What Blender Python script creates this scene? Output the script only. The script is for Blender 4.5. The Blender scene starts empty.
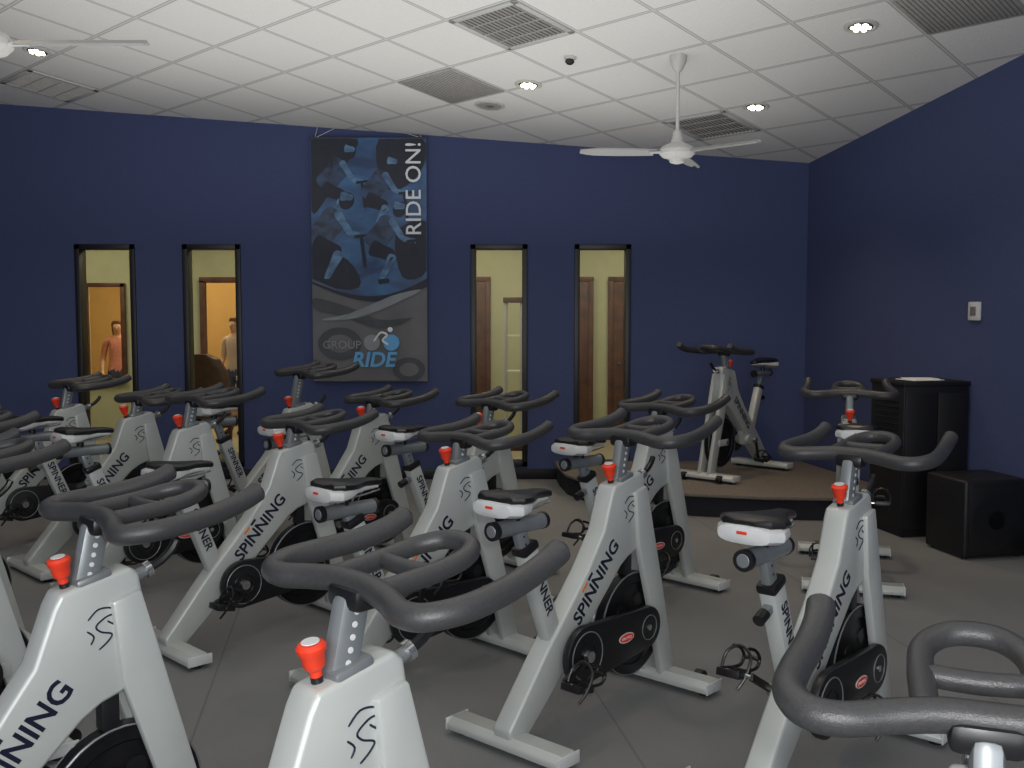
import bpy, bmesh, math, random
from mathutils import Vector, Matrix, Euler
random.seed(3)
scene = bpy.context.scene
try:
    scene.view_settings.view_transform = 'Standard'
except Exception: pass

# ------------------------------------------------------------------ materials
def mat(name, col, rough=.5, metal=0., noise=0., nscale=40., bump=0., bscale=200., emis=None, estr=0., spec=.5, coat=0.):
    m = bpy.data.materials.new(name); m.use_nodes = True
    nt = m.node_tree; b = nt.nodes['Principled BSDF']
    b.inputs['Base Color'].default_value = (*col, 1)
    b.inputs['Roughness'].default_value = rough
    b.inputs['Metallic'].default_value = metal
    b.inputs['Specular IOR Level'].default_value = spec
    b.inputs['Coat Weight'].default_value = coat
    tc = nt.nodes.new('ShaderNodeTexCoord')
    if noise > 0:
        n = nt.nodes.new('ShaderNodeTexNoise'); n.inputs['Scale'].default_value = nscale; n.inputs['Detail'].default_value = 4
        r = nt.nodes.new('ShaderNodeValToRGB')
        r.color_ramp.elements[0].position = .3; r.color_ramp.elements[1].position = .7
        r.color_ramp.elements[0].color = (*[c*(1-noise) for c in col], 1)
        r.color_ramp.elements[1].color = (*[min(1, c*(1+noise)) for c in col], 1)
        nt.links.new(tc.outputs['Object'], n.inputs['Vector']); nt.links.new(n.outputs['Fac'], r.inputs['Fac'])
        nt.links.new(r.outputs['Color'], b.inputs['Base Color'])
    if bump > 0:
        n2 = nt.nodes.new('ShaderNodeTexNoise'); n2.inputs['Scale'].default_value = bscale
        bp = nt.nodes.new('ShaderNodeBump'); bp.inputs['Strength'].default_value = bump; bp.inputs['Distance'].default_value = .01
        nt.links.new(tc.outputs['Object'], n2.inputs['Vector']); nt.links.new(n2.outputs['Fac'], bp.inputs['Height'])
        nt.links.new(bp.outputs['Normal'], b.inputs['Normal'])
    if emis:
        b.inputs['Emission Color'].default_value = (*emis, 1); b.inputs['Emission Strength'].default_value = estr
    return m

M_frame = mat('silver_paint', (.47, .495, .475), .36, .15, noise=.04, nscale=6, coat=.3)
M_black = mat('black_plastic', (.008, .008, .009), .38, noise=.2, nscale=30)
M_steel = mat('dark_steel', (.016, .016, .018), .35, .6, noise=.3, nscale=20)
M_red = mat('red_plastic', (.75, .045, .015), .35, noise=.05)
M_post = mat('grey_alloy', (.22, .24, .25), .38, .4, noise=.08, nscale=15)
M_rubber = mat('grip_rubber', (.040, .040, .042), .38, noise=.14, nscale=150, bump=.15, bscale=400)
M_white = mat('white_shell', (.60, .61, .61), .4, noise=.03)
M_text = mat('navy_decal', (.006, .008, .024), .4, noise=.1)
M_orange = mat('orange_label', (.8, .2, .03), .5, noise=.05)
M_chrome = mat('chrome', (.6, .6, .6), .2, .9, noise=.05)
M_wall = mat('navy_wall_paint', (.050, .066, .158), .85, noise=.07, nscale=60, bump=.25, bscale=140)
M_stage = mat('stage_carpet', (.17, .145, .12), .95, noise=.2, nscale=70, bump=.5, bscale=300)
M_dkcarpet = mat('dark_carpet', (.012, .013, .018), .95, noise=.3, nscale=90, bump=.4, bscale=300)
M_fr = mat('black_frame', (.005, .005, .007), .45, noise=.1)
M_cream = mat('cream_paint', (.50, .48, .31), .8, noise=.04, nscale=8)
M_orangew = mat('warm_paint', (.60, .36, .14), .8, noise=.05, nscale=5)
M_wood = mat('reddish_wood', (.11, .042, .02), .5, noise=.35, nscale=7)
M_hfloor = mat('hall_carpet', (.35, .30, .22), .9, noise=.15, nscale=60)
M_cab = mat('black_laminate', (.006, .006, .008), .5, noise=.2, nscale=15)
M_vent = mat('grey_vent', (.34, .33, .31), .6, noise=.12, nscale=30)
M_ventd = mat('dark_duct', (.16, .15, .14), .8, noise=.1)
M_wmetal = mat('white_metal', (.50, .50, .48), .45, noise=.04)
M_blade = mat('fan_blade', (.30, .30, .295), .5, noise=.05)
M_lamp = mat('lamp_glow', (1, .85, .6), .4, emis=(1, .82, .55), estr=9)
M_paper = mat('paper', (.8, .8, .78), .7, noise=.02)
M_skin = mat('skin', (.60, .34, .24), .55, noise=.06, nscale=10)
M_pink = mat('pink_shirt', (.62, .24, .19), .8, noise=.15)
M_grey = mat('pale_shirt', (.50, .38, .33), .8, noise=.1)
M_jeans = mat('jeans', (.05, .07, .14), .85, noise=.2)
M_hair = mat('brown_hair', (.20, .09, .035), .6, noise=.3, nscale=80)
M_chair = mat('brown_leather', (.15, .07, .028), .5, noise=.25, nscale=12)

# ceiling tile material
CB, CC, CK = -.072, -.12, 3.14+.12*9.57
def ceil(x, y): return CK + CB*x + CC*y
TH = math.radians(47); TILE = .61
M_ceil = bpy.data.materials.new('ceiling_tiles'); M_ceil.use_nodes = True
nt = M_ceil.node_tree; bs = nt.nodes['Principled BSDF']; bs.inputs['Roughness'].default_value = .9
tc = nt.nodes.new('ShaderNodeTexCoord'); sp = nt.nodes.new('ShaderNodeSeparateXYZ'); nt.links.new(tc.outputs['Object'], sp.inputs[0])
def mth(op, a, b=None):
    n = nt.nodes.new('ShaderNodeMath'); n.operation = op
    for i, v in enumerate((a, b)):
        if v is None: continue
        if isinstance(v, (int, float)): n.inputs[i].default_value = v
        else: nt.links.new(v, n.inputs[i])
    return n.outputs[0]
X, Y = sp.outputs[0], sp.outputs[1]
u = mth('ADD', mth('MULTIPLY', X, math.cos(TH)), mth('MULTIPLY', Y, math.sin(TH)))
v = mth('ADD', mth('MULTIPLY', X, -math.sin(TH)), mth('MULTIPLY', Y, math.cos(TH)))
u0, v0 = 6.9*math.sin(TH), 6.9*math.cos(TH)
def line(c, c0):
    t = mth('FRACT', mth('ADD', mth('DIVIDE', mth('SUBTRACT', c, c0), TILE), 100.5))
    t = mth('MINIMUM', t, mth('SUBTRACT', 1., t))
    return t
d = mth('MINIMUM', line(u, u0), line(v, v0))
ramp = nt.nodes.new('ShaderNodeValToRGB'); nt.links.new(d, ramp.inputs[0])
cr = ramp.color_ramp; cr.interpolation = 'LINEAR'
cr.elements[0].position = 0.; cr.elements[0].color = (.66, .66, .64, 1)
cr.elements[1].position = .013; cr.elements[1].color = (.58, .58, .56, 1)
e = cr.elements.new(.019); e.color = (.27, .27, .265, 1)  # thin shadow line beside the grid bars, painted into the tile colour
e = cr.elements.new(.030); e.color = (.78, .775, .75, 1)
noi = nt.nodes.new('ShaderNodeTexNoise'); noi.inputs['Scale'].default_value = 70; nt.links.new(tc.outputs['Object'], noi.inputs['Vector'])
mx = nt.nodes.new('ShaderNodeMixRGB'); mx.blend_type = 'MULTIPLY'; mx.inputs[0].default_value = .12
nt.links.new(ramp.outputs[0], mx.inputs[1]); nt.links.new(noi.outputs['Fac'], mx.inputs[2]); nt.links.new(mx.outputs[0], bs.inputs['Base Color'])
bp = nt.nodes.new('ShaderNodeBump'); bp.inputs['Strength'].default_value = .3; bp.inputs['Distance'].default_value = .01
nt.links.new(noi.outputs['Fac'], bp.inputs['Height']); nt.links.new(bp.outputs[0], bs.inputs['Normal'])

# floor
M_floor = bpy.data.materials.new('grey_floor'); M_floor.use_nodes = True
nt = M_floor.node_tree; bs = nt.nodes['Principled BSDF']; bs.inputs['Roughness'].default_value = .85
tc = nt.nodes.new('ShaderNodeTexCoord'); sp = nt.nodes.new('ShaderNodeSeparateXYZ'); nt.links.new(tc.outputs['Object'], sp.inputs[0])
X, Y = sp.outputs[0], sp.outputs[1]
q = mth('ADD', X, mth('MULTIPLY', Y, .16))
t = mth('FRACT', mth('ADD', mth('DIVIDE', mth('SUBTRACT', q, 1.02), 1.62), 50.))
t = mth('MINIMUM', t, mth('SUBTRACT', 1., t))
ramp = nt.nodes.new('ShaderNodeValToRGB'); nt.links.new(t, ramp.inputs[0])
cr = ramp.color_ramp; cr.elements[0].position = .0015; cr.elements[0].color = (.62, .62, .62, 1)
cr.elements[1].position = .004; cr.elements[1].color = (1, 1, 1, 1)
n1 = nt.nodes.new('ShaderNodeTexNoise'); n1.inputs['Scale'].default_value = 1.2; n1.inputs['Detail'].default_value = 8
n2 = nt.nodes.new('ShaderNodeTexNoise'); n2.inputs['Scale'].default_value = 160
nt.links.new(tc.outputs['Object'], n1.inputs['Vector']); nt.links.new(tc.outputs['Object'], n2.inputs['Vector'])
r1 = nt.nodes.new('ShaderNodeValToRGB'); nt.links.new(n1.outputs['Fac'], r1.inputs[0])
r1.color_ramp.elements[0].position = .3; r1.color_ramp.elements[1].position = .7
r1.color_ramp.elements[0].color = (.162, .166, .168, 1); r1.color_ramp.elements[1].color = (.200, .203, .204, 1)
m1 = nt.nodes.new('ShaderNodeMixRGB'); m1.blend_type = 'MULTIPLY'; m1.inputs[0].default_value = 1
nt.links.new(r1.outputs[0], m1.inputs[1]); nt.links.new(ramp.outputs[0], m1.inputs[2])
nt.links.new(m1.outputs[0], bs.inputs['Base Color'])
bp = nt.nodes.new('ShaderNodeBump'); bp.inputs['Strength'].default_value = .3; bp.inputs['Distance'].default_value = .005
nt.links.new(n2.outputs['Fac'], bp.inputs['Height']); nt.links.new(bp.outputs[0], bs.inputs['Normal'])

# glass
M_glass = bpy.data.materials.new('window_glass'); M_glass.use_nodes = True
nt = M_glass.node_tree; nt.nodes.remove(nt.nodes['Principled BSDF'])
tr = nt.nodes.new('ShaderNodeBsdfTransparent'); gl = nt.nodes.new('ShaderNodeBsdfGlossy'); gl.inputs['Roughness'].default_value = .25
tr.inputs[0].default_value = (.93, .95, .92, 1)
ms = nt.nodes.new('ShaderNodeMixShader'); ms.inputs[0].default_value = .004
nt.links.new(tr.outputs[0], ms.inputs[1]); nt.links.new(gl.outputs[0], ms.inputs[2])
nt.links.new(ms.outputs[0], nt.nodes['Material Output'].inputs[0])

# banner print
def grad(name, c0, c1, scale, pos=(.35, .65)):
    m = bpy.data.materials.new(name); m.use_nodes = True
    nt = m.node_tree; bs = nt.nodes['Principled BSDF']; bs.inputs['Roughness'].default_value = .5
    tc = nt.nodes.new('ShaderNodeTexCoord'); mp = nt.nodes.new('ShaderNodeMapping'); mp.inputs['Rotation'].default_value = (0, .7, 0); mp.inputs['Scale'].default_value = scale
    nz = nt.nodes.new('ShaderNodeTexNoise'); nz.inputs['Scale'].default_value = 1.; nz.inputs['Detail'].default_value = 3; nz.inputs['Distortion'].default_value = .4
    nt.links.new(tc.outputs['Object'], mp.inputs[0]); nt.links.new(mp.outputs[0], nz.inputs['Vector'])
    r = nt.nodes.new('ShaderNodeValToRGB'); nt.links.new(nz.outputs['Fac'], r.inputs[0])
    r.color_ramp.elements[0].position = pos[0]; r.color_ramp.elements[0].color = (*c0, 1)
    r.color_ramp.elements[1].position = pos[1]; r.color_ramp.elements[1].color = (*c1, 1)
    nt.links.new(r.outputs[0], bs.inputs['Base Color']); return m
M_bblue = grad('banner_blue_print', (.010, .035, .11), (.035, .13, .29), (2.5, 1, 5))
M_bmid = grad('banner_mid_print', (.03, .08, .17), (.10, .22, .38), (9, 1, 14))
M_bjer = grad('banner_jersey_print', (.006, .012, .034), (.025, .06, .14), (9, 1, 14))
M_bgrey = mat('banner_grey_print', (.12, .115, .12), .6, noise=.15, nscale=3)
M_bdark = mat('banner_dark_print', (.008, .012, .026), .6, noise=.25, nscale=9)
M_bshade = mat('banner_shade_print', (.045, .048, .055), .6, noise=.2, nscale=6)
M_blight = mat('banner_light_print', (.22, .235, .25), .6, noise=.1, nscale=6)
M_bwhite = mat('banner_white', (.70, .73, .75), .6, noise=.03)
M_bcyan = mat('banner_cyan', (.10, .34, .62), .6, noise=.05)

# ------------------------------------------------------------------ mesh builder
class MB:
    def __init__(s): s.bm = bmesh.new()
    def merge(s, bm, mi, M=None, smooth=True):
        bmesh.ops.recalc_face_normals(bm, faces=bm.faces[:])
        for f in bm.faces: f.material_index = mi; f.smooth = smooth
        for e in bm.edges:
            if len(e.link_faces) == 2 and e.calc_face_angle() > .62: e.smooth = False
        if M is not None: bmesh.ops.transform(bm, matrix=M, verts=bm.verts[:])
        t = bpy.data.meshes.new('t'); bm.to_mesh(t); bm.free(); s.bm.from_mesh(t); bpy.data.meshes.remove(t)
    def box(s, c, size, mi=0, R=None, bev=0.004, seg=2):
        bm = bmesh.new(); bmesh.ops.create_cube(bm, size=1)
        bmesh.ops.scale(bm, vec=size, verts=bm.verts[:])
        if bev > 0: bmesh.ops.bevel(bm, geom=bm.edges[:], offset=bev, segments=seg, affect='EDGES', profile=.5)
        M = Matrix.Translation(c)
        if R is not None: M = M @ R.to_4x4()
        s.merge(bm, mi, M)
    def bar(s, p0, p1, w, h, mi=0, bev=.006, up=Vector((1, 0, 0))):
        p0, p1 = Vector(p0), Vector(p1); z = (p1-p0); L = z.length; z.normalize()
        x = (up - up.dot(z)*z).normalized(); y = z.cross(x)
        s.box((p0+p1)/2, (w, h, L), mi, Matrix((x, y, z)).transposed(), bev)
    def prism(s, pts, x0, x1, mi=0, bev=.006, axis='x', seg=2):
        bm = bmesh.new()
        if axis == 'x': va = [bm.verts.new((x0, a, b)) for a, b in pts]
        elif axis == 'y': va = [bm.verts.new((a, x0, b)) for a, b in pts]
        else: va = [bm.verts.new((a, b, x0)) for a, b in pts]
        f = bm.faces.new(va)
        g = bmesh.ops.extrude_face_region(bm, geom=[f])
        dv = {'x': (x1-x0, 0, 0), 'y': (0, x1-x0, 0), 'z': (0, 0, x1-x0)}[axis]
        bmesh.ops.translate(bm, vec=dv, verts=[q for q in g['geom'] if isinstance(q, bmesh.types.BMVert)])
        bmesh.ops.recalc_face_normals(bm, faces=bm.faces[:])
        if bev > 0:
            es = [e for e in bm.edges if len(e.link_faces) == 2 and e.calc_face_angle() > .8]
            bmesh.ops.bevel(bm, geom=es, offset=bev, segments=seg, affect='EDGES', profile=.5)
        s.merge(bm, mi)
    def rings(s, rings, mi, cap=True, closed=False):
        bm = bmesh.new(); R = [[bm.verts.new(p) for p in r] for r in rings]; n = len(R[0])
        m = len(R)
        for i in range(m if closed else m-1):
            a, b = R[i], R[(i+1) % m]
            for j in range(n):
                try: bm.faces.new((a[j], a[(j+1) % n], b[(j+1) % n], b[j]))
                except ValueError: pass
        if cap and not closed: bm.faces.new(R[0]); bm.faces.new(R[-1])
        s.merge(bm, mi)
    def tube(s, path, r, mi, seg=12, sub=6, closed=False, raw=False, rad=None):
        P = [Vector(p) for p in path]
        if not raw and len(P) > 2:
            out = []; n = len(P)
            for i in range(n if closed else n-1):
                if closed: p0, p1, p2, p3 = P[i-1], P[i], P[(i+1) % n], P[(i+2) % n]
                else: p0, p1, p2, p3 = P[max(i-1, 0)], P[i], P[i+1], P[min(i+2, n-1)]
                for k in range(sub):
                    t = k/sub
                    out.append(.5*((2*p1)+(p2-p0)*t+(2*p0-5*p1+4*p2-p3)*t*t+(-p0+3*p1-3*p2+p3)*t**3))
            if not closed: out.append(P[-1])
            P = out
        n = len(P); T = []
        for i in range(n):
            if closed: T.append((P[(i+1) % n]-P[i-1]).normalized())
            else: T.append((P[min(i+1, n-1)]-P[max(i-1, 0)]).normalized())
        nrm = Vector((0, 0, 1)) if abs(T[0].z) < .9 else Vector((1, 0, 0))
        rings = []
        for i in range(n):
            nrm = (nrm-nrm.dot(T[i])*T[i]).normalized(); b = T[i].cross(nrm)
            rr = r
            if not closed and not raw and (i == 0 or i == n-1): rr = r*.75
            rings.append([P[i]+rr*(math.cos(a)*nrm+math.sin(a)*b) for a in [2*math.pi*k/seg for k in range(seg)]])
        s.rings(rings, mi, closed=closed)
    def cyl(s, p0, p1, r0, mi, r1=None, seg=20):
        s.lathe(p0, Vector(p1)-Vector(p0), [(r0, 0), (r0 if r1 is None else r1, (Vector(p1)-Vector(p0)).length)], mi, seg)
    def lathe(s, o, ax, prof, mi, seg=20):
        o = Vector(o); z = Vector(ax).normalized(); x = z.orthogonal().normalized(); y = z.cross(x)
        rings = [[o+z*h+max(r, .0005)*(math.cos(a)*x+math.sin(a)*y) for a in [2*math.pi*k/seg for k in range(seg)]] for r, h in prof]
        s.rings(rings, mi)
    def loft(s, secs, mi, seg=20, pw=.7):
        rings = []
        for y, w, zc, h in secs:
            r = []
            for k in range(seg):
                a = 2*math.pi*k/seg; c, si = math.cos(a), math.sin(a)
                r.append(Vector((w*math.copysign(abs(c)**pw, c), y, zc+h*math.copysign(abs(si)**pw, si))))
            rings.append(r)
        s.rings(rings, mi)
    def text(s, txt, size, M, mi, ext=.0006, off=0., shear=0., align='LEFT'):
        c = bpy.data.curves.new('txt', 'FONT'); c.body = txt; c.size = size; c.extrude = ext; c.offset = off; c.shear = shear; c.align_x = align; c.resolution_u = 3
        o = bpy.data.objects.new('txt', c); scene.collection.objects.link(o); bpy.context.view_layer.update()
        dg = bpy.context.evaluated_depsgraph_get(); me = bpy.data.meshes.new_from_object(o.evaluated_get(dg))
        bm = bmesh.new(); bm.from_mesh(me); bpy.data.objects.remove(o); bpy.data.meshes.remove(me)
        for f in bm.faces: f.material_index = mi
        bmesh.ops.transform(bm, matrix=M, verts=bm.verts[:])
        t = bpy.data.meshes.new('t'); bm.to_mesh(t); bm.free(); s.bm.from_mesh(t); bpy.data.meshes.remove(t)
    def mesh(s, name, mats):
        me = bpy.data.meshes.new(name); s.bm.to_mesh(me); s.bm.free()
        for m in mats: me.materials.append(m)
        return me
def obj(name, me, parent=None, loc=(0, 0, 0), rot=(0, 0, 0)):
    o = bpy.data.objects.new(name, me); scene.collection.objects.link(o); o.location = loc; o.rotation_euler = rot
    if parent: o.parent = parent
    return o
def basis(x, y, z, o):
    M = Matrix((x, y, z)).transposed().to_4x4(); M.translation = o; return M

# ------------------------------------------------------------------ spin bike meshes
BM = [M_frame, M_black, M_steel, M_red, M_post, M_rubber, M_white, M_text, M_orange, M_chrome]
def build_frame():
    b = MB()
    A = [(-.150, .865), (-.132, .900), (.048, .938), (.070, .92), (.098, .76), (.080, .675), (.055, .640), (.015, .615), (-.035, .600), (-.085, .570),
         (-.205, .460), (-.440, .235), (-.66, .040), (-.745, .040), (-.755, .09), (-.550, .330), (-.305, .590), (-.20, .73)]
    b.prism(A, -.044, .044, 0, bev=.012, seg=3)
    F = [(-.01, .86), (.068, .88), (.112, .72), (.205, .38), (.290, .05), (.190, .05), (.105, .36), (.015, .64)]
    for x0, x1 in ((-.062, -.028), (.028, .062)):
        b.prism(F, x0, x1, 0, bev=.009)
    for y, w in ((-.705, .54), (.24, .56)):
        prof = [(y-.060, .022), (y+.060, .022), (y+.060, .045), (y+.035, .068), (y-.035, .068), (y-.060, .045)]
        b.prism(prof, -w/2, w/2, 0, bev=.006)
        for sx in (-1, 1):
            b.box((sx*(w/2+.002), y, .042), (.008, .118, .045), 6, bev=.003)
            b.cyl((sx*(w/2-.04), y, 0), (sx*(w/2-.04), y, .03), .026, 1, seg=14)
    for sx in (-1, 1):
        b.cyl((sx*.15, .315, .035), (sx*.185, .315, .035), .033, 1, seg=18)
        b.box((sx*.14, .29, .04), (.01, .07, .03), 0, bev=.003)
    b.prism([(-.47, .33), (-.28, .47), (-.325, .25), (-.365, .235), (-.41, .24)], -.028, .028, 0, bev=.006)
    b.cyl((-.062, -.38, .29), (.062, -.38, .29), .042, 0)
    b.bar((0, -.455, .315), (0, -.625, .735), .062, .082, 0, bev=.015)
    b.bar((0, -.617, .715), (0, -.630, .748), .068, .088, 1, bev=.01)
    b.bar((0, -.622, .66), (0, -.665, .645), .03, .03, 4, bev=.006)
    b.cyl((0, -.665, .645), (0, -.705, .63), .020, 1)
    pts = []; c0, r0, c1, r1 = (-.38, .29), .115, (.03, .305), .085
    for k in range(15):
        a = math.radians(95+170*k/14); pts.append((c0[0]+r0*math.cos(a), c0[1]+r0*math.sin(a)))
    for k in range(13):
        a = math.radians(-85+170*k/12); pts.append((c1[0]+r1*math.cos(a), c1[1]+r1*math.sin(a)))
    b.prism(pts, .068, .102, 1, bev=.008)
    def ring(cy, cz, r, t, x, mi):
        b.tube([(x, cy+r*math.cos(a), cz+r*math.sin(a)) for a in [2*math.pi*k/32 for k in range(32)]], t, mi, seg=6, closed=True, raw=True)
    ring(-.38, .29, .092, .0025, .103, 4); ring(-.38, .29, .050, .003, .103, 2); ring(.03, .305, .05, .002, .103, 4)
    b.cyl((.1, .03, .305), (.106, .03, .305), .012, 9)
    b.prism([(-.13+.05*math.cos(a), .30+.02*math.sin(a)) for a in [2*math.pi*k/20 for k in range(20)]], .1, .1035, 6, bev=0)
    b.prism([(-.13+.045*math.cos(a), .30+.016*math.sin(a)) for a in [2*math.pi*k/20 for k in range(20)]], .1, .1045, 3, bev=0)
    b.text('SPIN PRO', .016, basis(Vector((0, 1, 0)), Vector((0, 0, 1)), Vector((1, 0, 0)), Vector((.1048, -.165, .294))), 6)
    b.lathe((-.020, .03, .305), (1, 0, 0), [(.03, 0), (.165, .004), (.172, -.004), (.208, -.004), (.215, .002), (.215, .038), (.208, .044), (.172, .044), (.165, .036), (.03, .040)], 2, 48)
    ring(.03, .305, .212, .0030, .021, 4); ring(.03, .305, .212, .0030, -.022, 4)
    for k in range(5):
        a = 2*math.pi*k/5
        for sx in (-.0195, .0195):
            b.cyl((sx-.003, .03+.1*math.cos(a), .305+.1*math.sin(a)), (sx+.003, .03+.1*math.cos(a), .305+.1*math.sin(a)), .028, 1, seg=16)
    b.cyl((-.075, .03, .305), (.07, .03, .305), .017, 9)
    for sx in (-1, 1):
        b.box((sx*.062, .075, .305), (.014, .15, .055), 0, bev=.006)
    b.box((0, -.005, .565), (.04, .05, .10), 1, bev=.006)
    kd = Vector((0, -.18, 1)).normalized(); ko = Vector((0, -.103, .900))
    b.lathe(ko, kd, [(.012, -.02), (.012, .022)], 1)
    b.lathe(ko+kd*.018, kd, [(.012, 0), (.0125, .012), (.019, .018), (.022, .028), (.024, .045), (.028, .050), (.029, .060), (.024, .066), (.012, .069)], 3, 24)
    b.lathe(ko+kd*.087, kd, [(.018, 0), (.017, .0015)], 6)
    b.cyl((0, .05, .890), (0, .105, .910), .020, 4, r1=.015)
    b.cyl((0, .105, .910), (0, .120, .916), .022, 9)
    b.tube([(0, .118, .915), (0, .15, .93), (0, .18, .955), (0, .195, .98)], .012, 1, seg=8)
    b.box((0, -.042, .918), (.078, .092, .03), 4, Matrix.Rotation(.22, 3, 'X'), bev=.008)
    al = math.radians(46.5)
    c, sn = math.cos(al), math.sin(al)
    b.text('SPINNING', .082, basis(Vector((0, c, sn)), Vector((0, -sn, c)), Vector((1, 0, 0)), Vector((.0446, -.36, .388))), 7, off=.0018)
    b.text('SPINNING', .082, basis(Vector((0, -c, -sn)), Vector((0, sn, -c))*-1, Vector((-1, 0, 0)), Vector((-.0446, -.115, .645))), 7, off=.0018)
    for t, w in ((.15, .04), (.20, .035)):
        o = Vector((.0450, -.375+c*t-sn*.075, .372+sn*t+c*.075)); Rm = Matrix.Rotation(al, 3, 'X')
        b.box(o, (.0015, w, .011), 8 if w > .037 else 7, Rm, bev=0)
    ds = Vector((0, .375, -.927)).normalized()
    b.text('SPINNER', .056, basis(ds, Vector((0, .927, .375)).normalized(), Vector((1, 0, 0)), Vector((.0318, -.614, .665))), 7, off=.001)
    for sx in (1, -1):
        x = sx*.0445; cy, cz = -.03, .79
        L1 = [(-.035, .03), (-.01, .052), (.022, .05), (.03, .036), (.008, .03), (-.016, .012), (-.004, -.004), (.022, -.014), (.012, -.03), (-.01, -.046)]
        L2 = [(-.038, .004), (-.022, -.012), (-.03, -.03)]
        L3 = [(.012, .02), (.03, .008), (.042, .012)]
        for L in (L1, L2, L3):
            b.tube([(x, cy+a*1.05, cz+z*1.05) for a, z in L], .0024, 7, seg=6, sub=4)
        b.lathe((x-.001*sx, cy+.036, cz+.062), (sx, 0, 0), [(.008, 0), (.007, .003)], 7, 12)
    return b.mesh('bike_frame', BM)

def build_bar():
    b = MB()
    h = [(0, -.015, 0), (.06, -.018, .000), (.13, -.034, -.006), (.190, -.055, -.010), (.240, -.045, -.008), (.268, .01, -.002), (.266, .09, .004), (.252, .18, .014), (.242, .26, .033), (.240, .31, .055)]
    path = [(-x, y, z) for x, y, z in reversed(h[1:])]+h
    b.tube(path, .0255, 5, seg=16, sub=5)
    U = [(-.078, -.02, 0), (-.08, .05, .006), (-.082, .13, .014), (-.076, .20, .026), (-.045, .245, .036), (0, .256, .04), (.045, .245, .036), (.076, .20, .026), (.082, .13, .014), (.08, .05, .006), (.078, -.02, 0)]
    b.tube(U, .0205, 5, seg=14, sub=5)
    b.tube([(-.082, .11, .013), (0, .105, .010), (.082, .11, .013)], .018, 5, seg=12, sub=3)
    b.box((0, -.02, -.022), (.10, .06, .046), 1, bev=.014)
    b.bar((0, -.085, -.30), (0, -.022, -.02), .046, .068, 4, bev=.016)
    for k in range(6):
        t = .48+.085*k
        p = Vector((0, -.085, -.30)).lerp(Vector((0, -.022, -.02)), t)
        for sx in (-1, 1):
            b.lathe((sx*.0228, p.y, p.z), (sx, 0, 0), [(.0065, 0), (.006, .001)], 6, 12)
    return b.mesh('bike_handlebar', BM)

def build_seat():
    b = MB()
    b.bar((0, .045, -.14), (0, .0, -.015), .038, .054, 4, bev=.012)
    for k in range(3):
        b.lathe((.0188, .03-.018*k*.6, -.10+.03*k), (1, 0, 0), [(.005, 0), (.0045, .001)], 1, 10)
    b.cyl((0, -.13, 0), (0, .13, 0), .030, 4, seg=20)
    b.cyl((0, -.145, 0), (0, -.125, 0), .034, 1, seg=20); b.cyl((0, .125, 0), (0, .14, 0), .032, 1, seg=20)
    b.lathe((0, -.1455, 0), (0, -1, 0), [(.022, 0), (.020, .002)], 4)
    b.cyl((0, -.02, .0), (0, -.02, .06), .02, 1)
    for sx in (-1, 1):
        b.tube([(sx*.03, .14, .072), (sx*.026, .05, .058), (sx*.026, -.06, .055), (sx*.04, -.12, .08)], .004, 9, seg=6)
    b.loft([(-.156, .035, .080, .014), (-.146, .088, .080, .028), (-.10, .116, .080, .034), (-.05, .108, .084, .028), (0, .072, .088, .022), (.06, .042, .088, .016), (.14, .022, .086, .01)], 6)
    b.loft([(-.138, .04, .112, .010), (-.125, .085, .114, .018), (-.09, .112, .114, .022), (-.04, .106, .110, .020), (.01, .074, .106, .020), (.06, .045, .106, .018), (.12, .034, .104, .017), (.155, .028, .100, .014), (.165, .012, .098, .008)], 1)
    b.box((0, -.155, .088), (.035, .006, .010), 3, bev=.002)
    return b.mesh('bike_seat', BM)

def build_crank(ang):
    b = MB(); cy, cz = -.38, .29
    for sx, a in ((1, ang), (-1, ang+180)):
        a = math.radians(a); dy, dz = .17*math.cos(a), .17*math.sin(a)
        b.cyl((sx*.095, cy, cz), (sx*.122, cy, cz), .022, 9)
        b.bar((sx*.114, cy, cz), (sx*.114, cy+dy, cz+dz), .015, .028, 1, bev=.005)
        px, py, pz = sx*.114, cy+dy, cz+dz
        b.cyl((px, py, pz), (px+sx*.11, py, pz), .008, 9, seg=10)
        Rm = Matrix.Rotation(math.radians(-12), 3, 'X')
        for o in (-.04, .04):
            b.box(Vector((px+sx*.065, py, pz))+Rm@Vector((0, o, 0)), (.085, .012, .026), 1, Rm, bev=.003)
        for o in (-.038, .038):
            b.box(Vector((px+sx*.065+o, py, pz)), (.010, .085, .026), 1, Rm, bev=.003)
        b.box((px+sx*.065, py, pz), (.03, .08, .018), 1, Rm, bev=.003)
        for o in (-.03, .03):
            b.tube([Vector((px+sx*.065+o, py, pz))+Rm@Vector(q) for q in ((0, .04, .01), (0, .10, .015), (0, .12, .045), (0, .085, .075), (0, .03, .085))], .006, 1, seg=6)
        b.tube([Vector((px+sx*.065, py, pz))+Rm@Vector(q) for q in ((-.03, .12, .04), (0, .126, .045), (.03, .12, .04))], .008, 1, seg=6)
        b.tube([Vector((px+sx*.065, py, pz))+Rm@Vector(q) for q in ((-.047, .0, 0), (-.045, .02, .06), (0, .03, .09), (.045, .02, .06), (.047, .0, 0), (.03, -.02, -.05))], .0055, 1, seg=6)
    return b.mesh('bike_crank', BM)

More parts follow.
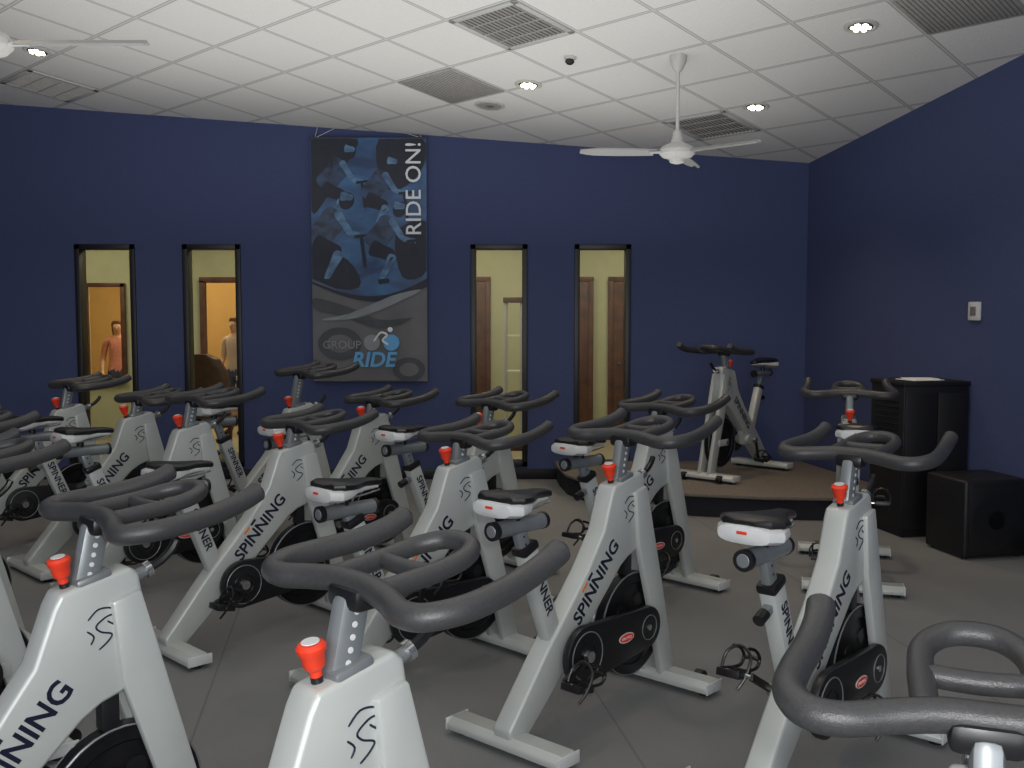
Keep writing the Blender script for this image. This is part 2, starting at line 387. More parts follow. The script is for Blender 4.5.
ME_FR, ME_BAR, ME_SEAT = build_frame(), build_bar(), build_seat()
ME_CR = [build_crank(a) for a in (200, 75, 330)]
def bike(x, y, zb=1.07, head=45, zs=.80, cr=0, z0=0.):
    e = bpy.data.objects.new('spin_bike', None); scene.collection.objects.link(e)
    e.location = (x, y, z0); e.rotation_euler = (0, 0, -math.radians(head)); e.empty_display_size = .2
    obj('frame', ME_FR, e); obj('handlebar', ME_BAR, e, (0, 0, zb))
    t = (zs-.735)
    obj('seat', ME_SEAT, e, (0, -.64-t*.35, zs+.03)); obj('crank_and_pedals', ME_CR[cr], e)
    return e
bikes = [
 (-1.045, 2.59, 1.075, 45, .82, 0), (-.290, 1.94, 1.075, 45, .67, 1), (.465, 4.14, 1.09, 42, .79, 0), (1.23, 3.66, 1.08, 41, .81, 2),
 (-1.08, 5.14, 1.02, 45, .74, 0), (-.215, 4.60, 1.02, 45, .75, 1), (-1.96, 3.55, 1.07, 45, .80, 2), (-2.58, 4.66, 1.06, 45, .80, 1),
 (-2.40, 6.60, 1.02, 45, .80, 2), (-1.86, 6.00, 1.07, 45, .80, 1), (-1.49, 7.25, 1.15, 45, .82, 2), (-.87, 6.50, 1.02, 45, .78, 0),
 (-.12, 6.10, 1.04, 45, .80, 1), (.83, 5.72, 1.05, 45, .78, 2), (-3.08, 7.15, 1.07, 45, .80, 0), (2.10, 6.35, 1.08, 15, .80, 1), (.665, 1.40, 1.030, 20, .70, 0)]
for p in bikes: bike(*p)
bike(1.77, 8.59, 1.07, 222, .82, 1, z0=.181)

# ------------------------------------------------------------------ room
TW = .20
WX = lambda y: 2.74+TW*(9.57-y)
D = 9.57
def hexa(b, foot, z0, ztop, mi=0):
    bm = bmesh.new()
    lo = [bm.verts.new((x, y, z0)) for x, y in foot]
    hi = [bm.verts.new((x, y, ztop if isinstance(ztop, (int, float)) else ztop(x, y))) for x, y in foot]
    bm.faces.new(lo); bm.faces.new(hi); n = len(foot)
    for i in range(n): bm.faces.new((lo[i], lo[(i+1) % n], hi[(i+1) % n], hi[i]))
    b.merge(bm, mi, smooth=False)
wins = [(-4.06, -3.50), (-3.06, -2.52), (-.385, .145), (.58, 1.105)]
WZ0, WZ1, WT = .12, 2.20, .15
b = MB(); xs = [-6.15]+[v for w in wins for v in w]+[2.95]
for i in range(0, len(xs), 2): hexa(b, [(xs[i], D), (xs[i+1], D), (xs[i+1], D+WT), (xs[i], D+WT)], 0, ceil)
for a, c in wins:
    f = [(a, D), (c, D), (c, D+WT), (a, D+WT)]
    hexa(b, f, 0, WZ0); hexa(b, f, WZ1, ceil)
obj('wall_back', b.mesh('wall_back', [M_wall]))
b = MB(); hexa(b, [(WX(D), D), (WX(-2.5), -2.5), (WX(-2.5)+.15, -2.5), (WX(D)+.15, D)], 0, ceil); obj('wall_right', b.mesh('wall_right', [M_wall]))
b = MB(); hexa(b, [(-6.15, -2.5), (-6, -2.5), (-6, D), (-6.15, D)], 0, ceil); obj('wall_left', b.mesh('wall_left', [M_wall]))
b = MB(); hexa(b, [(-6.15, -2.65), (5.4, -2.65), (5.4, -2.5), (-6.15, -2.5)], 0, ceil); obj('wall_front', b.mesh('wall_front', [M_wall]))
b = MB(); hexa(b, [(-6.15, -2.65), (5.4, -2.65), (5.4, D), (-6.15, D)], -.1, 0); obj('floor', b.mesh('floor', [M_floor]))
b = MB()
bm = bmesh.new(); ft = [(-6.2, -2.7), (5.5, -2.7), (5.5, D+WT), (-6.2, D+WT)]
lo = [bm.verts.new((x, y, ceil(x, y))) for x, y in ft]; hi = [bm.verts.new((x, y, ceil(x, y)+.1)) for x, y in ft]
bm.faces.new(lo); bm.faces.new(hi)
for i in range(4): bm.faces.new((lo[i], lo[(i+1) % 4], hi[(i+1) % 4], hi[i]))
b.merge(bm, 0, smooth=False); obj('ceiling', b.mesh('ceiling', [M_ceil]))
b = MB(); b.box((-2.77, D-.008, .05), (6.4, .014, .10), 0, bev=.003); obj('baseboard_back', b.mesh('baseboard_back', [M_fr]))
b = MB(); b.box((0, 0, .05), (.014, 12., .10), 0, bev=.003)
o = obj('baseboard_right', b.mesh('baseboard_right', [M_fr]), loc=(WX(3.55)-.012, 3.55, 0), rot=(0, 0, math.atan(TW)))
for i, (a, c) in enumerate(wins):
    b = MB(); t = .05
    for x in (a+t/2, c-t/2): b.box((x, D+.055, (WZ0+WZ1)/2), (t, .15, WZ1-WZ0), 0, bev=.004)
    for z in (WZ0+t/2, WZ1-t/2): b.box(((a+c)/2, D+.055, z), (c-a, .15, t), 0, bev=.004)
    b.box(((a+c)/2, D+.07, (WZ0+WZ1)/2), (c-a-2*t, .006, WZ1-WZ0-2*t), 1, bev=0)
    obj('window_%d' % (i+1), b.mesh('window', [M_fr, M_glass]))

# stage
pts = [(.42, 9.52), (.43, 9.20), (.48, 8.75), (.64, 8.38), (.94, 8.06), (1.40, 7.84), (1.95, 7.70), (2.45, 7.66), (2.60, 7.70), (2.72, 7.90), (WX(8.2)-.05, 8.2), (WX(9.5)-.05, 9.48), (2.70, 9.52)]
b = MB(); hexa(b, pts, 0, .155, 1)
b.prism([(x+(-.02 if i < 9 else 0), y-(.02 if 2 < i < 10 else 0)) for i, (x, y) in enumerate(pts)], .155, .18, 0, bev=.006, axis='z')
obj('stage_platform', b.mesh('stage', [M_stage, M_dkcarpet]))

# corridor behind
b = MB(); CY = 12.5
hexa(b, [(-6.5, CY), (-5.19, CY), (-5.19, CY+.12), (-6.5, CY+.12)], 0, 2.8)
hexa(b, [(-5.19, CY), (-4.70, CY), (-4.70, CY+.12), (-5.19, CY+.12)], 0, .73); hexa(b, [(-5.19, CY), (-4.70, CY), (-4.70, CY+.12), (-5.19, CY+.12)], 1.89, 2.8)
hexa(b, [(-4.70, CY), (-3.75, CY), (-3.75, CY+.12), (-4.70, CY+.12)], 0, 2.8)
hexa(b, [(-3.75, CY), (-2.95, CY), (-2.95, CY+.12), (-3.75, CY+.12)], 1.92, 2.8)
hexa(b, [(-2.95, CY), (3.5, CY), (3.5, CY+.12), (-2.95, CY+.12)], 0, 2.8)
hexa(b, [(-6.6, D+WT), (-6.5, D+WT), (-6.5, 14.6), (-6.6, 14.6)], 0, 2.8); hexa(b, [(3.5, D+WT), (3.6, D+WT), (3.6, CY+.12), (3.5, CY+.12)], 0, 2.8)
obj('wall_corridor', b.mesh('wall_corridor', [M_cream]))
b = MB(); hexa(b, [(-6.6, 14.5), (-1.9, 14.5), (-1.9, 14.6), (-6.6, 14.6)], 0, 2.8); hexa(b, [(-2, 12.62), (-1.9, 12.62), (-1.9, 14.5), (-2, 14.5)], 0, 2.8)
obj('wall_far_room', b.mesh('wall_far', [M_orangew]))
b = MB(); hexa(b, [(-6.6, D+.001), (3.6, D+.001), (3.6, 14.6), (-6.6, 14.6)], -.1, 0); obj('floor_corridor', b.mesh('fl2', [M_hfloor]))
b = MB(); hexa(b, [(-6.6, D+WT), (3.6, D+WT), (3.6, 14.6), (-6.6, 14.6)], 2.8, 2.9); obj('ceiling_corridor', b.mesh('cl2', [M_wmetal]))
def door(i, x0, x1):
    b = MB(); h = 1.93
    b.box(((x0+x1)/2, CY-.03, h/2), (x1-x0, .035, h), 0, bev=.004)
    for x in (x0-.03, x1+.03): b.box((x, CY-.03, h/2), (.06, .05, h+.02), 1, bev=.005)
    b.box(((x0+x1)/2, CY-.03, h+.03), (x1-x0+.12, .05, .06), 1, bev=.005)
    b.cyl((x0+.07, CY-.05, .95), (x0+.07, CY-.09, .95), .012, 2); b.bar((x0+.06, CY-.09, .95), (x0+.18, CY-.09, .95), .018, .018, 2)
    for z in (.45, 1.35): b.box(((x0+x1)/2, CY-.05, z), (x1-x0-.24, .012, .62), 1, bev=.004)
    obj('door_%d' % i, b.mesh('door', [M_wood, M_wood, M_chrome]))
door(1, -.95, -.32); door(2, .32, .93); door(3, 1.23, 1.95)
b = MB()
for x in (-5.17, -4.72): b.box((x, CY-.035, 1.31), (.05, .06, 1.2), 0)
for z in (.73, 1.89): b.box((-4.945, CY-.035, z), (.5, .06, .05), 0)
obj('trim_1', b.mesh('trim1', [M_wood]))
b = MB()
for x in (-3.75, -2.95): b.box((x, CY-.035, .97), (.07, .06, 1.94), 0)
b.box((-3.35, CY-.035, 1.95), (.87, .06, .07), 0)
obj('trim_2', b.mesh('trim2', [M_wood]))
b = MB()
b.box((.02, 11.6, .04), (.24, .24, .08), 1); b.box((.02, 11.6, 1.70), (.24, .24, .06), 1)
for sx in (-1, 1):
    for sy in (-1, 1): b.cyl((.02+sx*.09, 11.6+sy*.09, .08), (.02+sx*.09, 11.6+sy*.09, 1.67), .02, 0)
for z in (.5, .9, 1.3): b.box((.02, 11.6, z), (.2, .2, .012), 2, bev=0)
obj('display_stand', b.mesh('display_stand', [M_wmetal, M_wood, M_paper]))
b = MB()
b.loft([(-.30, .27, .42, .05), (-.28, .30, .42, .08), (.0, .31, .42, .09), (.25, .30, .42, .08)], 0)
rg = []
for z, w, y in ((.42, .26, .24), (.7, .29, .28), (.95, .27, .32), (1.08, .20, .34), (1.13, .08, .345)):
    rg.append([Vector((w*math.copysign(abs(math.cos(a))**.6, math.cos(a)), y+.06*math.sin(a), z)) for a in [2*math.pi*k/20 for k in range(20)]])
b.rings(rg, 0)
for sx in (-1, 1):
    b.tube([(sx*.30, -.25, .42), (sx*.32, -.26, .62), (sx*.32, 0, .66), (sx*.30, .25, .66)], .03, 0)
    for y in (-.24, .24): b.cyl((sx*.24, y, 0), (sx*.25, y, .38), .016, 1, r1=.025)
obj('lounge_chair', b.mesh('lounge_chair', [M_chair, M_wood]), loc=(-3.17, 11.0, 0), rot=(0, 0, math.radians(170)))

# ------------------------------------------------------------------ people
def person(loc, H, rot, shirt, hairlen):
    k = H/1.72
    V = []; E = []; Rr = []
    def a(p, r, par=None):
        V.append(Vector(p)*k); Rr.append((r[0]*k, r[1]*k) if isinstance(r, tuple) else (r*k, r*k)); i = len(V)-1
        if par is not None: E.append((par, i))
        return i
    pel = a((0, 0, .95), (.14, .105)); s1 = a((0, 0, 1.10), (.125, .09), pel); ch = a((0, -.005, 1.28), (.155, .10), s1)
    nb = a((0, 0, 1.42), (.085, .065), ch); nk = a((0, -.005, 1.49), .048, nb)
    h1 = a((0, -.02, 1.55), (.060, .070), nk); h2 = a((0, -.012, 1.61), (.074, .088), h1); h3 = a((0, -.005, 1.67), (.065, .078), h2)
    for s in (-1, 1):
        sh = a((s*.165, 0, 1.385), .058, nb); el = a((s*.225, .02, 1.11), .043, sh)
        wr = a((s*.215, -.12, .93), .027, el); pm = a((s*.205, -.17, .885), (.022, .034), wr)
        hp = a((s*.09, 0, .88), .088, pel); kn = a((s*.10, -.01, .50), .058, hp); an = a((s*.105, .02, .09), .038, kn); a((s*.115, -.14, .035), .036, an)
    me = bpy.data.meshes.new('p'); me.from_pydata(V, E, [])
    o = bpy.data.objects.new('p', me); scene.collection.objects.link(o)
    sk = o.modifiers.new('s', 'SKIN'); sk.use_smooth_shade = True
    for i, r in enumerate(Rr): me.skin_vertices[0].data[i].radius = r
    me.skin_vertices[0].data[0].use_root = True
    sb = o.modifiers.new('ss', 'SUBSURF'); sb.levels = 2; sb.render_levels = 2
    bpy.context.view_layer.update(); dg = bpy.context.evaluated_depsgraph_get()
    body = bpy.data.meshes.new_from_object(o.evaluated_get(dg)); bpy.data.objects.remove(o)
    body.materials.clear()
    for m in (M_skin, shirt, M_jeans, M_black): body.materials.append(m)
    for p in body.polygons:
        c = p.center/k; z = c.z
        if z > 1.46: p.material_index = 0
        elif z < .10: p.material_index = 3
        elif abs(c.x) > .15 and z < 1.18 and z > .80 and (abs(c.x) > .18 or c.y < -.1): p.material_index = 0
        elif z < .96: p.material_index = 2
        else: p.material_index = 1
        p.use_smooth = True
    root = obj('person', None, loc=loc, rot=(0, 0, rot))
    obj('body', body, root)
    b = MB()
    for s in (-1, 1):
        hb = Vector((s*.205, -.165, .89))*k
        for j in range(4):
            bx = hb+Vector((s*(.024-.016*j), -.022, -.012))*k; L = (.062, .074, .078, .068)[3-j]*k
            b.tube([bx-Vector((0, -.02, -.01))*k, bx+Vector((0, -.4*L, -.25*L)), bx+Vector((0, -.65*L, -.6*L)), bx+Vector((0, -.7*L, -.95*L))], .0085*k, 0, seg=8, sub=3)
        tb = hb+Vector((-s*.022, .0, .0))*k
        b.tube([tb, tb+Vector((-s*.02, -.02, -.012))*k, tb+Vector((-s*.026, -.045, -.028))*k], .0095*k, 0, seg=8, sub=3)
        b.lathe(Vector((s*.03, -.088, 1.615))*k, (0, -1, 0), [(.012*k, 0), (.009*k, .005*k)], 2, 10)
        b.lathe(Vector((s*.03, -.092, 1.615))*k, (0, -1, 0), [(.006*k, 0), (.004*k, .003*k)], 3, 10)
        b.lathe(Vector((s*.074, .0, 1.60))*k, (s, 0, 0), [(.016*k, 0), (.022*k, .008*k), (.01*k, .012*k)], 0, 10)
    b.tube([Vector(q)*k for q in ((0, -.092, 1.61), (0, -.108, 1.585), (0, -.094, 1.572))], .010*k, 0, seg=8, sub=3)
    b.tube([Vector(q)*k for q in ((-.022, -.088, 1.548), (0, -.094, 1.545), (.022, -.088, 1.548))], .005*k, 1, seg=6, sub=3)
    obj('hands_and_face', b.mesh('hf', [M_skin, M_red, M_bwhite, M_black]), root)
    b = MB(); rg = []
    for z, w, y0, dd in ((1.72, .03, .0, .035), (1.705, .065, .0, .08), (1.67, .086, .012, .092), (1.62, .09, .03, .078), (1.56, .085, .045, .06), (1.56-hairlen, .07, .05, .04)):
        rg.append([Vector((w*math.cos(q), y0+dd*math.sin(q), z))*k for q in [2*math.pi*j/20 for j in range(20)]])
    b.rings(rg, 0); obj('hair', b.mesh('hair', [M_hair]), root)
person((-5.12, 13.3, 0), 1.46, math.radians(15), M_pink, .10)
person((-3.50, 12.95, 0), 1.50, math.radians(-20), M_grey, .03)

# ------------------------------------------------------------------ banner
e = bpy.data.objects.new('wall_banner', None); scene.collection.objects.link(e); e.location = (-1.315, D-.06, 0)
BW, Z0, Z1 = .53, .93, 3.16
def wav(x, z): return .010*math.sin(x*7+z*1.3)-.004
def sheet(poly_fn, nx, nz, dy, mi_mat, name):
    bm = bmesh.new(); G = []
    for i in range(nx+1):
        col = []
        for j in range(nz+1):
            x, z = poly_fn(i/nx, j/nz); col.append(bm.verts.new((x, wav(x, z)-dy, z)))
        G.append(col)
    for i in range(nx):
        for j in range(nz): bm.faces.new((G[i][j], G[i+1][j], G[i+1][j+1], G[i][j+1]))
    for f in bm.faces: f.smooth = True
    me = bpy.data.meshes.new(name); bm.to_mesh(me); bm.free(); me.materials.append(mi_mat); return obj(name, me, e)
swo = lambda x: 1.90-.20*math.sin((x+BW)/(2*BW)*math.pi*.85)+.03*(x/BW)
sheet(lambda s, t: (-BW+2*BW*s, Z0+(Z1-Z0)*t), 20, 20, 0, M_bgrey, 'backing')
sheet(lambda s, t: (-BW+2*BW*s, swo(-BW+2*BW*s)+(Z1-swo(-BW+2*BW*s))*t), 24, 12, .003, M_bblue, 'photo_print')
sheet(lambda s, t: (-BW+2*BW*s, swo(-BW+2*BW*s)-.035+.06*t*(.3+s)), 24, 1, .012, M_bdark, 'swoosh')
cnt = [0]
def shape(P, m, name='print_shape'):
    cnt[0] += 1; dy = .0045+.00025*cnt[0]
    Q = []; n = len(P)
    for i in range(n):
        p0, p1, p2, p3 = [Vector(P[(i+o) % n]) for o in (-1, 0, 1, 2)]
        for k in range(4):
            t = k/4; q = .5*((2*p1)+(p2-p0)*t+(2*p0-5*p1+4*p2-p3)*t*t+(-p0+3*p1-3*p2+p3)*t**3)
            x = max(-BW+.003, min(BW-.003, q.x)); z = max(swo(x)+.01 if m in (M_bjer, M_bmid, M_bdark) else Z0+.01, min(Z1-.01, q.y)); Q.append((x, wav(x, z)-dy, z))
    bm = bmesh.new(); vs = [bm.verts.new(q) for q in Q]
    f = bm.faces.new(vs); bmesh.ops.triangulate(bm, faces=[f])
    me = bpy.data.meshes.new(name); bm.to_mesh(me); bm.free(); me.materials.append(m); obj(name, me, e)
def ell(cx, cz, rx, rz, rot=0, n=14):
    return [(cx+rx*math.cos(a)*math.cos(rot)-rz*math.sin(a)*math.sin(rot), cz+rx*math.cos(a)*math.sin(rot)+rz*math.sin(a)*math.cos(rot)) for a in [2*math.pi*k/n for k in range(n)]]
def limb(p0, p1, w0, w1):
    d = (Vector(p1)-Vector(p0)).normalized(); nn = Vector((-d.y, d.x)); p0, p1 = Vector(p0), Vector(p1)
    return [tuple(p0+nn*w0), tuple(p0*.5+p1*.5+nn*(w0+w1)*.55), tuple(p1+nn*w1), tuple(p1-nn*w1), tuple(p0*.5+p1*.5-nn*(w0+w1)*.55), tuple(p0-nn*w0)]
def rider(cx, cz, s, f=1):
    T = lambda p: (cx+f*s*p[0], cz+s*p[1])
    L = lambda a, b_, w0, w1: limb(T(a), T(b_), w0*s, w1*s)
    shape(L((.0, .0), (.30, .34), .13, .14), M_bjer, 'print_torso')
    shape(ell(*T((.40, .50)), .09*s, .11*s, -.5*f), M_bdark, 'print_head')
    shape(L((.33, .56), (.47, .54), .05, .03), M_bmid, 'print_helmet')
    shape(L((.28, .36), (.44, .10), .045, .035), M_bmid, 'print_upper_arm')
    shape(L((.44, .10), (.62, .06), .035, .028), M_bmid, 'print_forearm')
    shape(L((.0, -.02), (.30, -.14), .10, .07), M_bdark, 'print_thigh')
    shape(L((.30, -.14), (.14, -.46), .055, .03), M_bmid, 'print_calf')
    shape(L((.10, -.50), (.24, -.48), .03, .025), M_bdark, 'print_shoe')
    shape(L((.58, .05), (.62, -.30), .02, .02), M_bdark, 'print_stem')
    shape(L((.50, .06), (.72, .08), .018, .018), M_bdark, 'print_bar')
shape([(-.53, 3.16), (-.1, 3.16), (-.22, 2.9), (-.40, 2.6), (-.53, 2.5)], M_bdark, 'print_dark_area')  # dark areas of the printed artwork
shape([(.10, 3.16), (.50, 3.16), (.50, 2.9), (.30, 2.7), (.12, 2.75)], M_bdark, 'print_dark_area')
shape([(.25, 2.3), (.53, 2.4), (.53, 1.95), (.30, 1.9)], M_bdark, 'print_dark_area')
shape([(-.53, 2.15), (-.2, 2.05), (-.1, 1.8), (-.53, 1.8)], M_bdark, 'print_dark_area')
rider(-.42, 2.72, .62); rider(-.02, 2.62, .60, 1); rider(-.50, 2.22, .74); rider(.02, 2.18, .66)
for cx, cz, rr in ((-.28, 1.28, .20), (.36, 1.04, .15)):
    shape(ell(cx, cz, rr, rr*.75), M_bshade, 'print_wheel'); shape(ell(cx, cz, rr*.6, rr*.42), M_bgrey, 'print_hub')
shape([(-.50, 1.70), (-.2, 1.62), (.1, 1.50), (.4, 1.52), (.1, 1.42), (-.25, 1.53), (-.50, 1.6)], M_bshade, 'print_swirl')
shape([(-.45, 1.50), (-.1, 1.52), (.3, 1.68), (.48, 1.78), (.2, 1.72), (-.1, 1.58)], M_blight, 'print_swirl')
b = MB()
b.text('RIDE ON!', .20, basis(Vector((0, 0, 1)), Vector((-1, 0, 0)), Vector((0, -1, 0)), Vector((.48, -.045, 2.27))), 0, off=.001)
b.text('GROUP', .105, basis(Vector((1, 0, 0)), Vector((0, 0, 1)), Vector((0, -1, 0)), Vector((-.435, -.045, 1.235))), 2, off=.0)
b.text('RIDE', .19, basis(Vector((1, 0, 0)), Vector((0, 0, 1)), Vector((0, -1, 0)), Vector((-.17, -.045, 1.07))), 1, off=.005, shear=.2)
for cx, m in ((.02, 2), (.20, 1)):
    b.prism([(cx+.075*math.cos(a), 1.29+.075*math.sin(a)) for a in [2*math.pi*k/24 for k in range(24)]], -.045, -.043, m, bev=0, axis='y')
b.tube([(.04, -.047, 1.30), (.10, -.047, 1.38), (.16, -.047, 1.36), (.12, -.047, 1.31), (.17, -.047, 1.27)], .010, 0, seg=6)
b.lathe((.19, -.045, 1.41), (0, -1, 0), [(.024, 0), (.02, .002)], 0, 14)
obj('lettering', b.mesh('lettering', [M_bwhite, M_bcyan, M_blight]), e)
b = MB(); b.cyl((-BW-.01, 0, Z1), (BW+.01, 0, Z1), .010, 0); b.cyl((-BW, 0, Z0), (BW, 0, Z0), .008, 0)
for x0, x1 in ((-BW+.04, -.46), (-BW+.04, -.28), (BW-.04, .46), (BW-.04, .30)):
    b.tube([(x0, 0, Z1), (x1, .0, ceil(-1.315+x1, D-.06)-.002)], .003, 1, seg=5, raw=True)
obj('rod_and_wires', b.mesh('rodw', [M_bshade, M_wmetal]), e)

# ------------------------------------------------------------------ ceiling fixtures
nU = Vector((-CB, -CC, 1)).normalized()
uU = Vector((math.cos(TH), math.sin(TH), CB*math.cos(TH)+CC*math.sin(TH))).normalized(); vU = nU.cross(uU)
def cplace(o, x, y): o.matrix_world = basis(uU, vU, nU, Vector((x, y, ceil(x, y))))
def grid_pt(i, j): return (i*TILE*math.cos(TH)-j*TILE*math.sin(TH), 6.9+i*TILE*math.sin(TH)+j*TILE*math.cos(TH))
b = MB(); S = .59
for k in (-1, 1):
    b.box((k*(S/2-.02), 0, -.006), (.04, S, .012), 0, bev=.002); b.box((0, k*(S/2-.02), -.006), (S, .04, .012), 0, bev=.002)
b.box((0, 0, -.001), (S-.06, S-.06, .004), 1, bev=0)
for k in range(14): b.box((0, -S/2+.06+k*(S-.12)/13, -.007), (S-.08, .016, .010), 2, Matrix.Rotation(.5, 3, 'X'), bev=0)
for k in (-1, 0, 1): b.box((k*.14, 0, -.010), (.012, S-.08, .006), 2, bev=0)
ME_V = b.mesh('vent', [M_wmetal, M_ventd, M_vent])
b = MB(); b.box((0, 0, -.004), (S, S, .008), 0, bev=.002); 
for k in range(20): b.box((0, -S/2+.03+k*(S-.06)/19, -.0085), (S-.04, .006, .002), 1, bev=0)
ME_R = b.mesh('return', [M_vent, M_ventd])
for i, j, me in ((0, 0, ME_V), (1, 2, ME_R), (4, 0, ME_V), (-2, 7, ME_V), (2, -4, ME_R)):
    o = obj('ceiling_vent', me); cplace(o, *grid_pt(i, j))
b = MB()
b.lathe((0, 0, 0), (0, 0, -1), [(.105, 0), (.105, .006), (.085, .012), (.078, .008)], 0, 28)
b.lathe((0, 0, -.009), (0, 0, -1), [(.075, 0), (.07, .003)], 2, 24)
for k in range(7):
    a = 2*math.pi*k/6; r = .045 if k < 6 else 0
    b.lathe((r*math.cos(a), r*math.sin(a), -.011), (0, 0, -1), [(.019, 0), (.014, .008)], 1, 10)
ME_L = b.mesh('downlight', [M_wmetal, M_lamp, M_chrome])
def spot(x, y, en):
    l = bpy.data.lights.new('downlight_lamp', 'SPOT'); l.energy = en; l.color = (1, .76, .50); l.spot_size = 1.9; l.spot_blend = .95; l.shadow_soft_size = .08
    o = bpy.data.objects.new('downlight_lamp', l); scene.collection.objects.link(o); o.location = (x, y, ceil(x, y)-.05)
for x, y in ((2.165, 6.5), (.125, 8.0), (1.9, 8.12), (-3.66, 8.06), (-2.6, 5.0), (.3, 4.2), (-4.6, 5.6), (2.6, 2.6), (-1.0, .6)):
    o = obj('recessed_downlight', ME_L); cplace(o, x, y); spot(x, y, 44 if y > 6 else 26)
b = MB(); b.lathe((0, 0, 0), (0, 0, -1), [(.125, 0), (.125, .006), (.115, .012), (.105, .008), (.04, .012)], 0, 28); b.lathe((0, 0, -.008), (0, 0, -1), [(.10, 0), (.095, .004)], 1, 24)
o = obj('ceiling_speaker', b.mesh('ceiling_speaker', [M_wmetal, M_vent])); cplace(o, -.184, 8.57)
b = MB(); b.lathe((0, 0, 0), (0, 0, -1), [(.045, 0), (.045, .008), (.03, .02)], 0); b.lathe((0, 0, -.02), (0, 0, -1), [(.03, 0), (.034, .015), (.02, .03)], 1)
o = obj('smoke_detector', b.mesh('sd', [M_wmetal, M_black])); cplace(o, .41, 7.38)

def fan(x, y, zh, angs):
    e = bpy.data.objects.new('ceiling_fan', None); scene.collection.objects.link(e); e.location = (x, y, zh)
    zc = ceil(x, y)-zh
    b = MB()
    b.lathe((0, 0, zc+.01), (0, 0, -1), [(.06, 0), (.058, .05), (.035, .10), (.016, .12)], 0)
    b.cyl((0, 0, .08), (0, 0, zc-.1), .013, 0)
    b.lathe((0, 0, .16), (0, 0, -1), [(.014, 0), (.03, .02), (.035, .06), (.05, .09), (.105, .115), (.125, .14), (.125, .165), (.10, .19), (.06, .20), (.05, .225), (.02, .235)], 0, 32)
    obj('motor_and_rod', b.mesh('motor', [M_wmetal]), e)
    b = MB()
    b.bar((.10, 0, .0), (.20, 0, .0), .03, .012, 1, bev=.003, up=Vector((0, 1, 0)))
    rg = []
    for t in range(11):
        s = t/10; xx = .16+.53*s; w = (.052+.012*math.sin(s*3.1))*(1-.55*max(0, s-.85)/.15); z = .0-.008*s
        tw = .22
        rg.append([Vector((xx, sy*w*math.cos(tw), z+sy*w*math.sin(tw)+sz*.004+.014*(1-abs(sy)))) for sy, sz in ((-1, -1), (-.5, -1), (0, -1), (.5, -1), (1, -1), (1, 1), (.5, 1), (0, 1), (-.5, 1), (-1, 1))])
    b.rings(rg, 0); me = b.mesh('blade', [M_blade, M_wmetal])
    for i, a in enumerate(angs): obj('blade_%d' % (i+1), me, e, rot=(0, 0, math.radians(a)))
fan(1.147, 7.21, 2.68, (190, 310, 70)); fan(-2.16, 4.25, 2.67, (357, 117, 237))

# ------------------------------------------------------------------ right wall things
ra = math.atan(TW)
b = MB(); b.box((0, 0, 0), (.025, .12, .13), 0, bev=.008); b.box((-.013, 0, .0), (.006, .06, .062), 1, bev=.002)
obj('thermostat', b.mesh('thermostat', [M_white, M_ventd]), loc=(WX(7.13)-.015, 7.13, 1.585), rot=(0, 0, ra))
b = MB(); W, Dp, H = .50, .42, 1.08
b.box((0, 0, H/2+.03), (W, Dp, H-.06), 0, bev=.006); b.box((0, 0, H), (W+.02, Dp+.02, .03), 0, bev=.006); b.box((0, 0, .03), (W-.04, Dp-.04, .06), 0, bev=0)
for sx in (-1, 1):
    b.box((sx*W/4, -Dp/2-.008, .56), (W/2-.012, .016, .92), 0, bev=.004); b.cyl((sx*.03, -Dp/2-.016, .6), (sx*.03, -Dp/2-.04, .6), .008, 1, seg=10)
for k in range(6): b.box((-W/2-.003, 0, .75+.04*k), (.006, .3, .012), 1, bev=.001)
obj('media_cabinet', b.mesh('media_cabinet', [M_cab, M_steel]), loc=(2.92, 7.32, 0), rot=(0, 0, ra))
b = MB(); b.box((0, 0, 0), (.26, .2, .004), 0, Matrix.Rotation(.1, 3, 'Z'), bev=0); b.box((.02, .03, .005), (.22, .16, .005), 0, Matrix.Rotation(-.2, 3, 'Z'), bev=0)
obj('paper_stack', b.mesh('paper', [M_paper]), loc=(2.91, 7.29, 1.0985), rot=(0, 0, ra))
b = MB()
b.box((0, 0, .26), (.46, .42, .50), 0, bev=.02, seg=3); b.box((0, -.212, .26), (.40, .012, .44), 1, bev=.005)
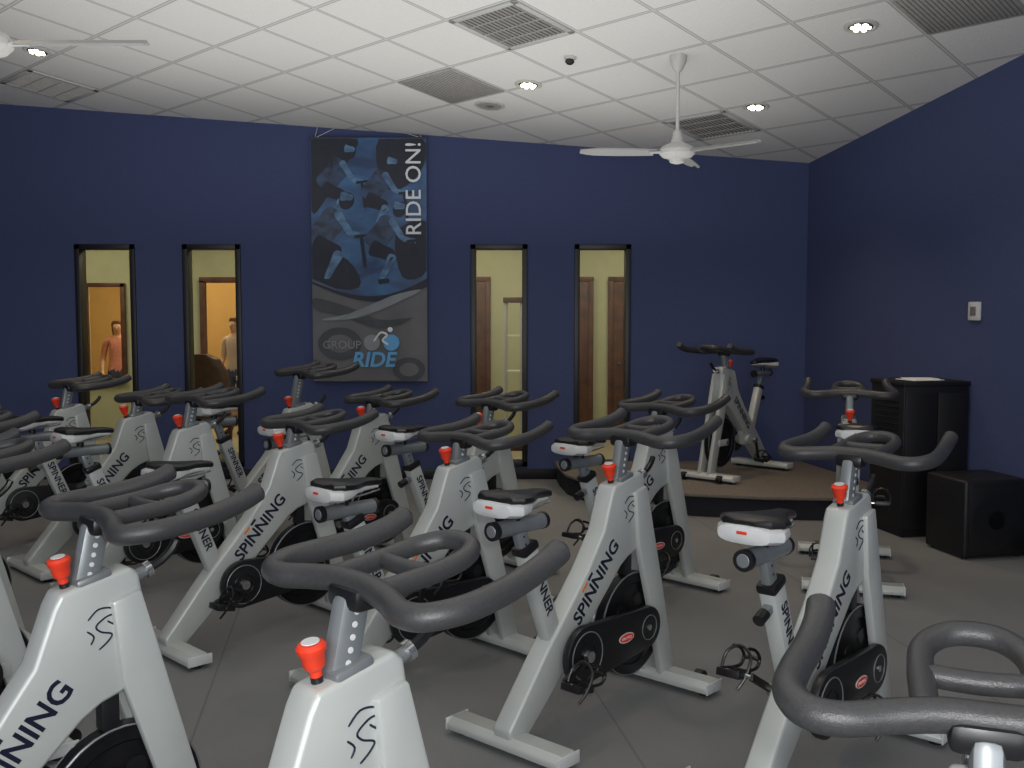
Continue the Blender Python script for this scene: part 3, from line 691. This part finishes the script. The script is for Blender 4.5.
for sx in (-1, 1):
    for y in (-.16, .16): b.cyl((sx*.19, y, 0), (sx*.19, y, .03), .02, 1)
    b.box((sx*.23, 0, .4), (.006, .14, .05), 1, bev=.002)
b.lathe((0, -.216, .25), (0, -1, 0), [(.17, 0), (.175, .006), (.16, .008), (.06, .002)], 1, 32)
obj('subwoofer', b.mesh('subwoofer', [M_cab, M_black]), loc=(3.06, 6.68, 0), rot=(0, 0, ra))

# ------------------------------------------------------------------ lights
def area(name, loc, rot, sx, sy, en, col):
    l = bpy.data.lights.new(name, 'AREA'); l.shape = 'RECTANGLE'; l.size = sx; l.size_y = sy; l.energy = en; l.color = col
    o = bpy.data.objects.new(name, l); scene.collection.objects.link(o); o.location = loc; o.rotation_euler = rot
area('rear_fill_light', (-.5, -2.3, 2.0), (math.radians(92), 0, 0), 7, 2.2, 215, (.94, .97, 1))  # added fill behind the camera for general brightness, no window there
area('ceiling_fill_light', (-1.0, 5.3, 2.15), (math.radians(180), 0, 0), 5.4, 6.2, 92, (1, .985, .95))  # added unseen fill aimed up to brighten the ceiling, no cove fitting
l = bpy.data.lights.new('camera_flash', 'POINT'); l.energy = 105; l.color = (1, .99, .97); l.shadow_soft_size = .03
o = bpy.data.objects.new('camera_flash', l); scene.collection.objects.link(o); o.location = (.05, -.05, 1.72)
for x in (-5.0, -2.8, -.4, 1.6): area('corridor_light', (x, 11.1, 2.78), (0, 0, 0), .6, 1.2, 22, (1, .90, .66))
area('far_room_light', (-4.3, 13.2, 2.75), (0, 0, 0), 1.8, 1, 42, (1, .82, .52))
w = bpy.data.worlds.new('World'); scene.world = w; w.use_nodes = True
w.node_tree.nodes['Background'].inputs[0].default_value = (.3, .33, .4, 1); w.node_tree.nodes['Background'].inputs[1].default_value = .3

cam = bpy.data.cameras.new('camera'); cam.lens = 36; cam.sensor_width = 36; cam.clip_start = .05
co = bpy.data.objects.new('camera', cam); scene.collection.objects.link(co); co.location = (0, 0, 1.6)
co.rotation_euler = (math.radians(90-4.19), 0, 0); scene.camera = co
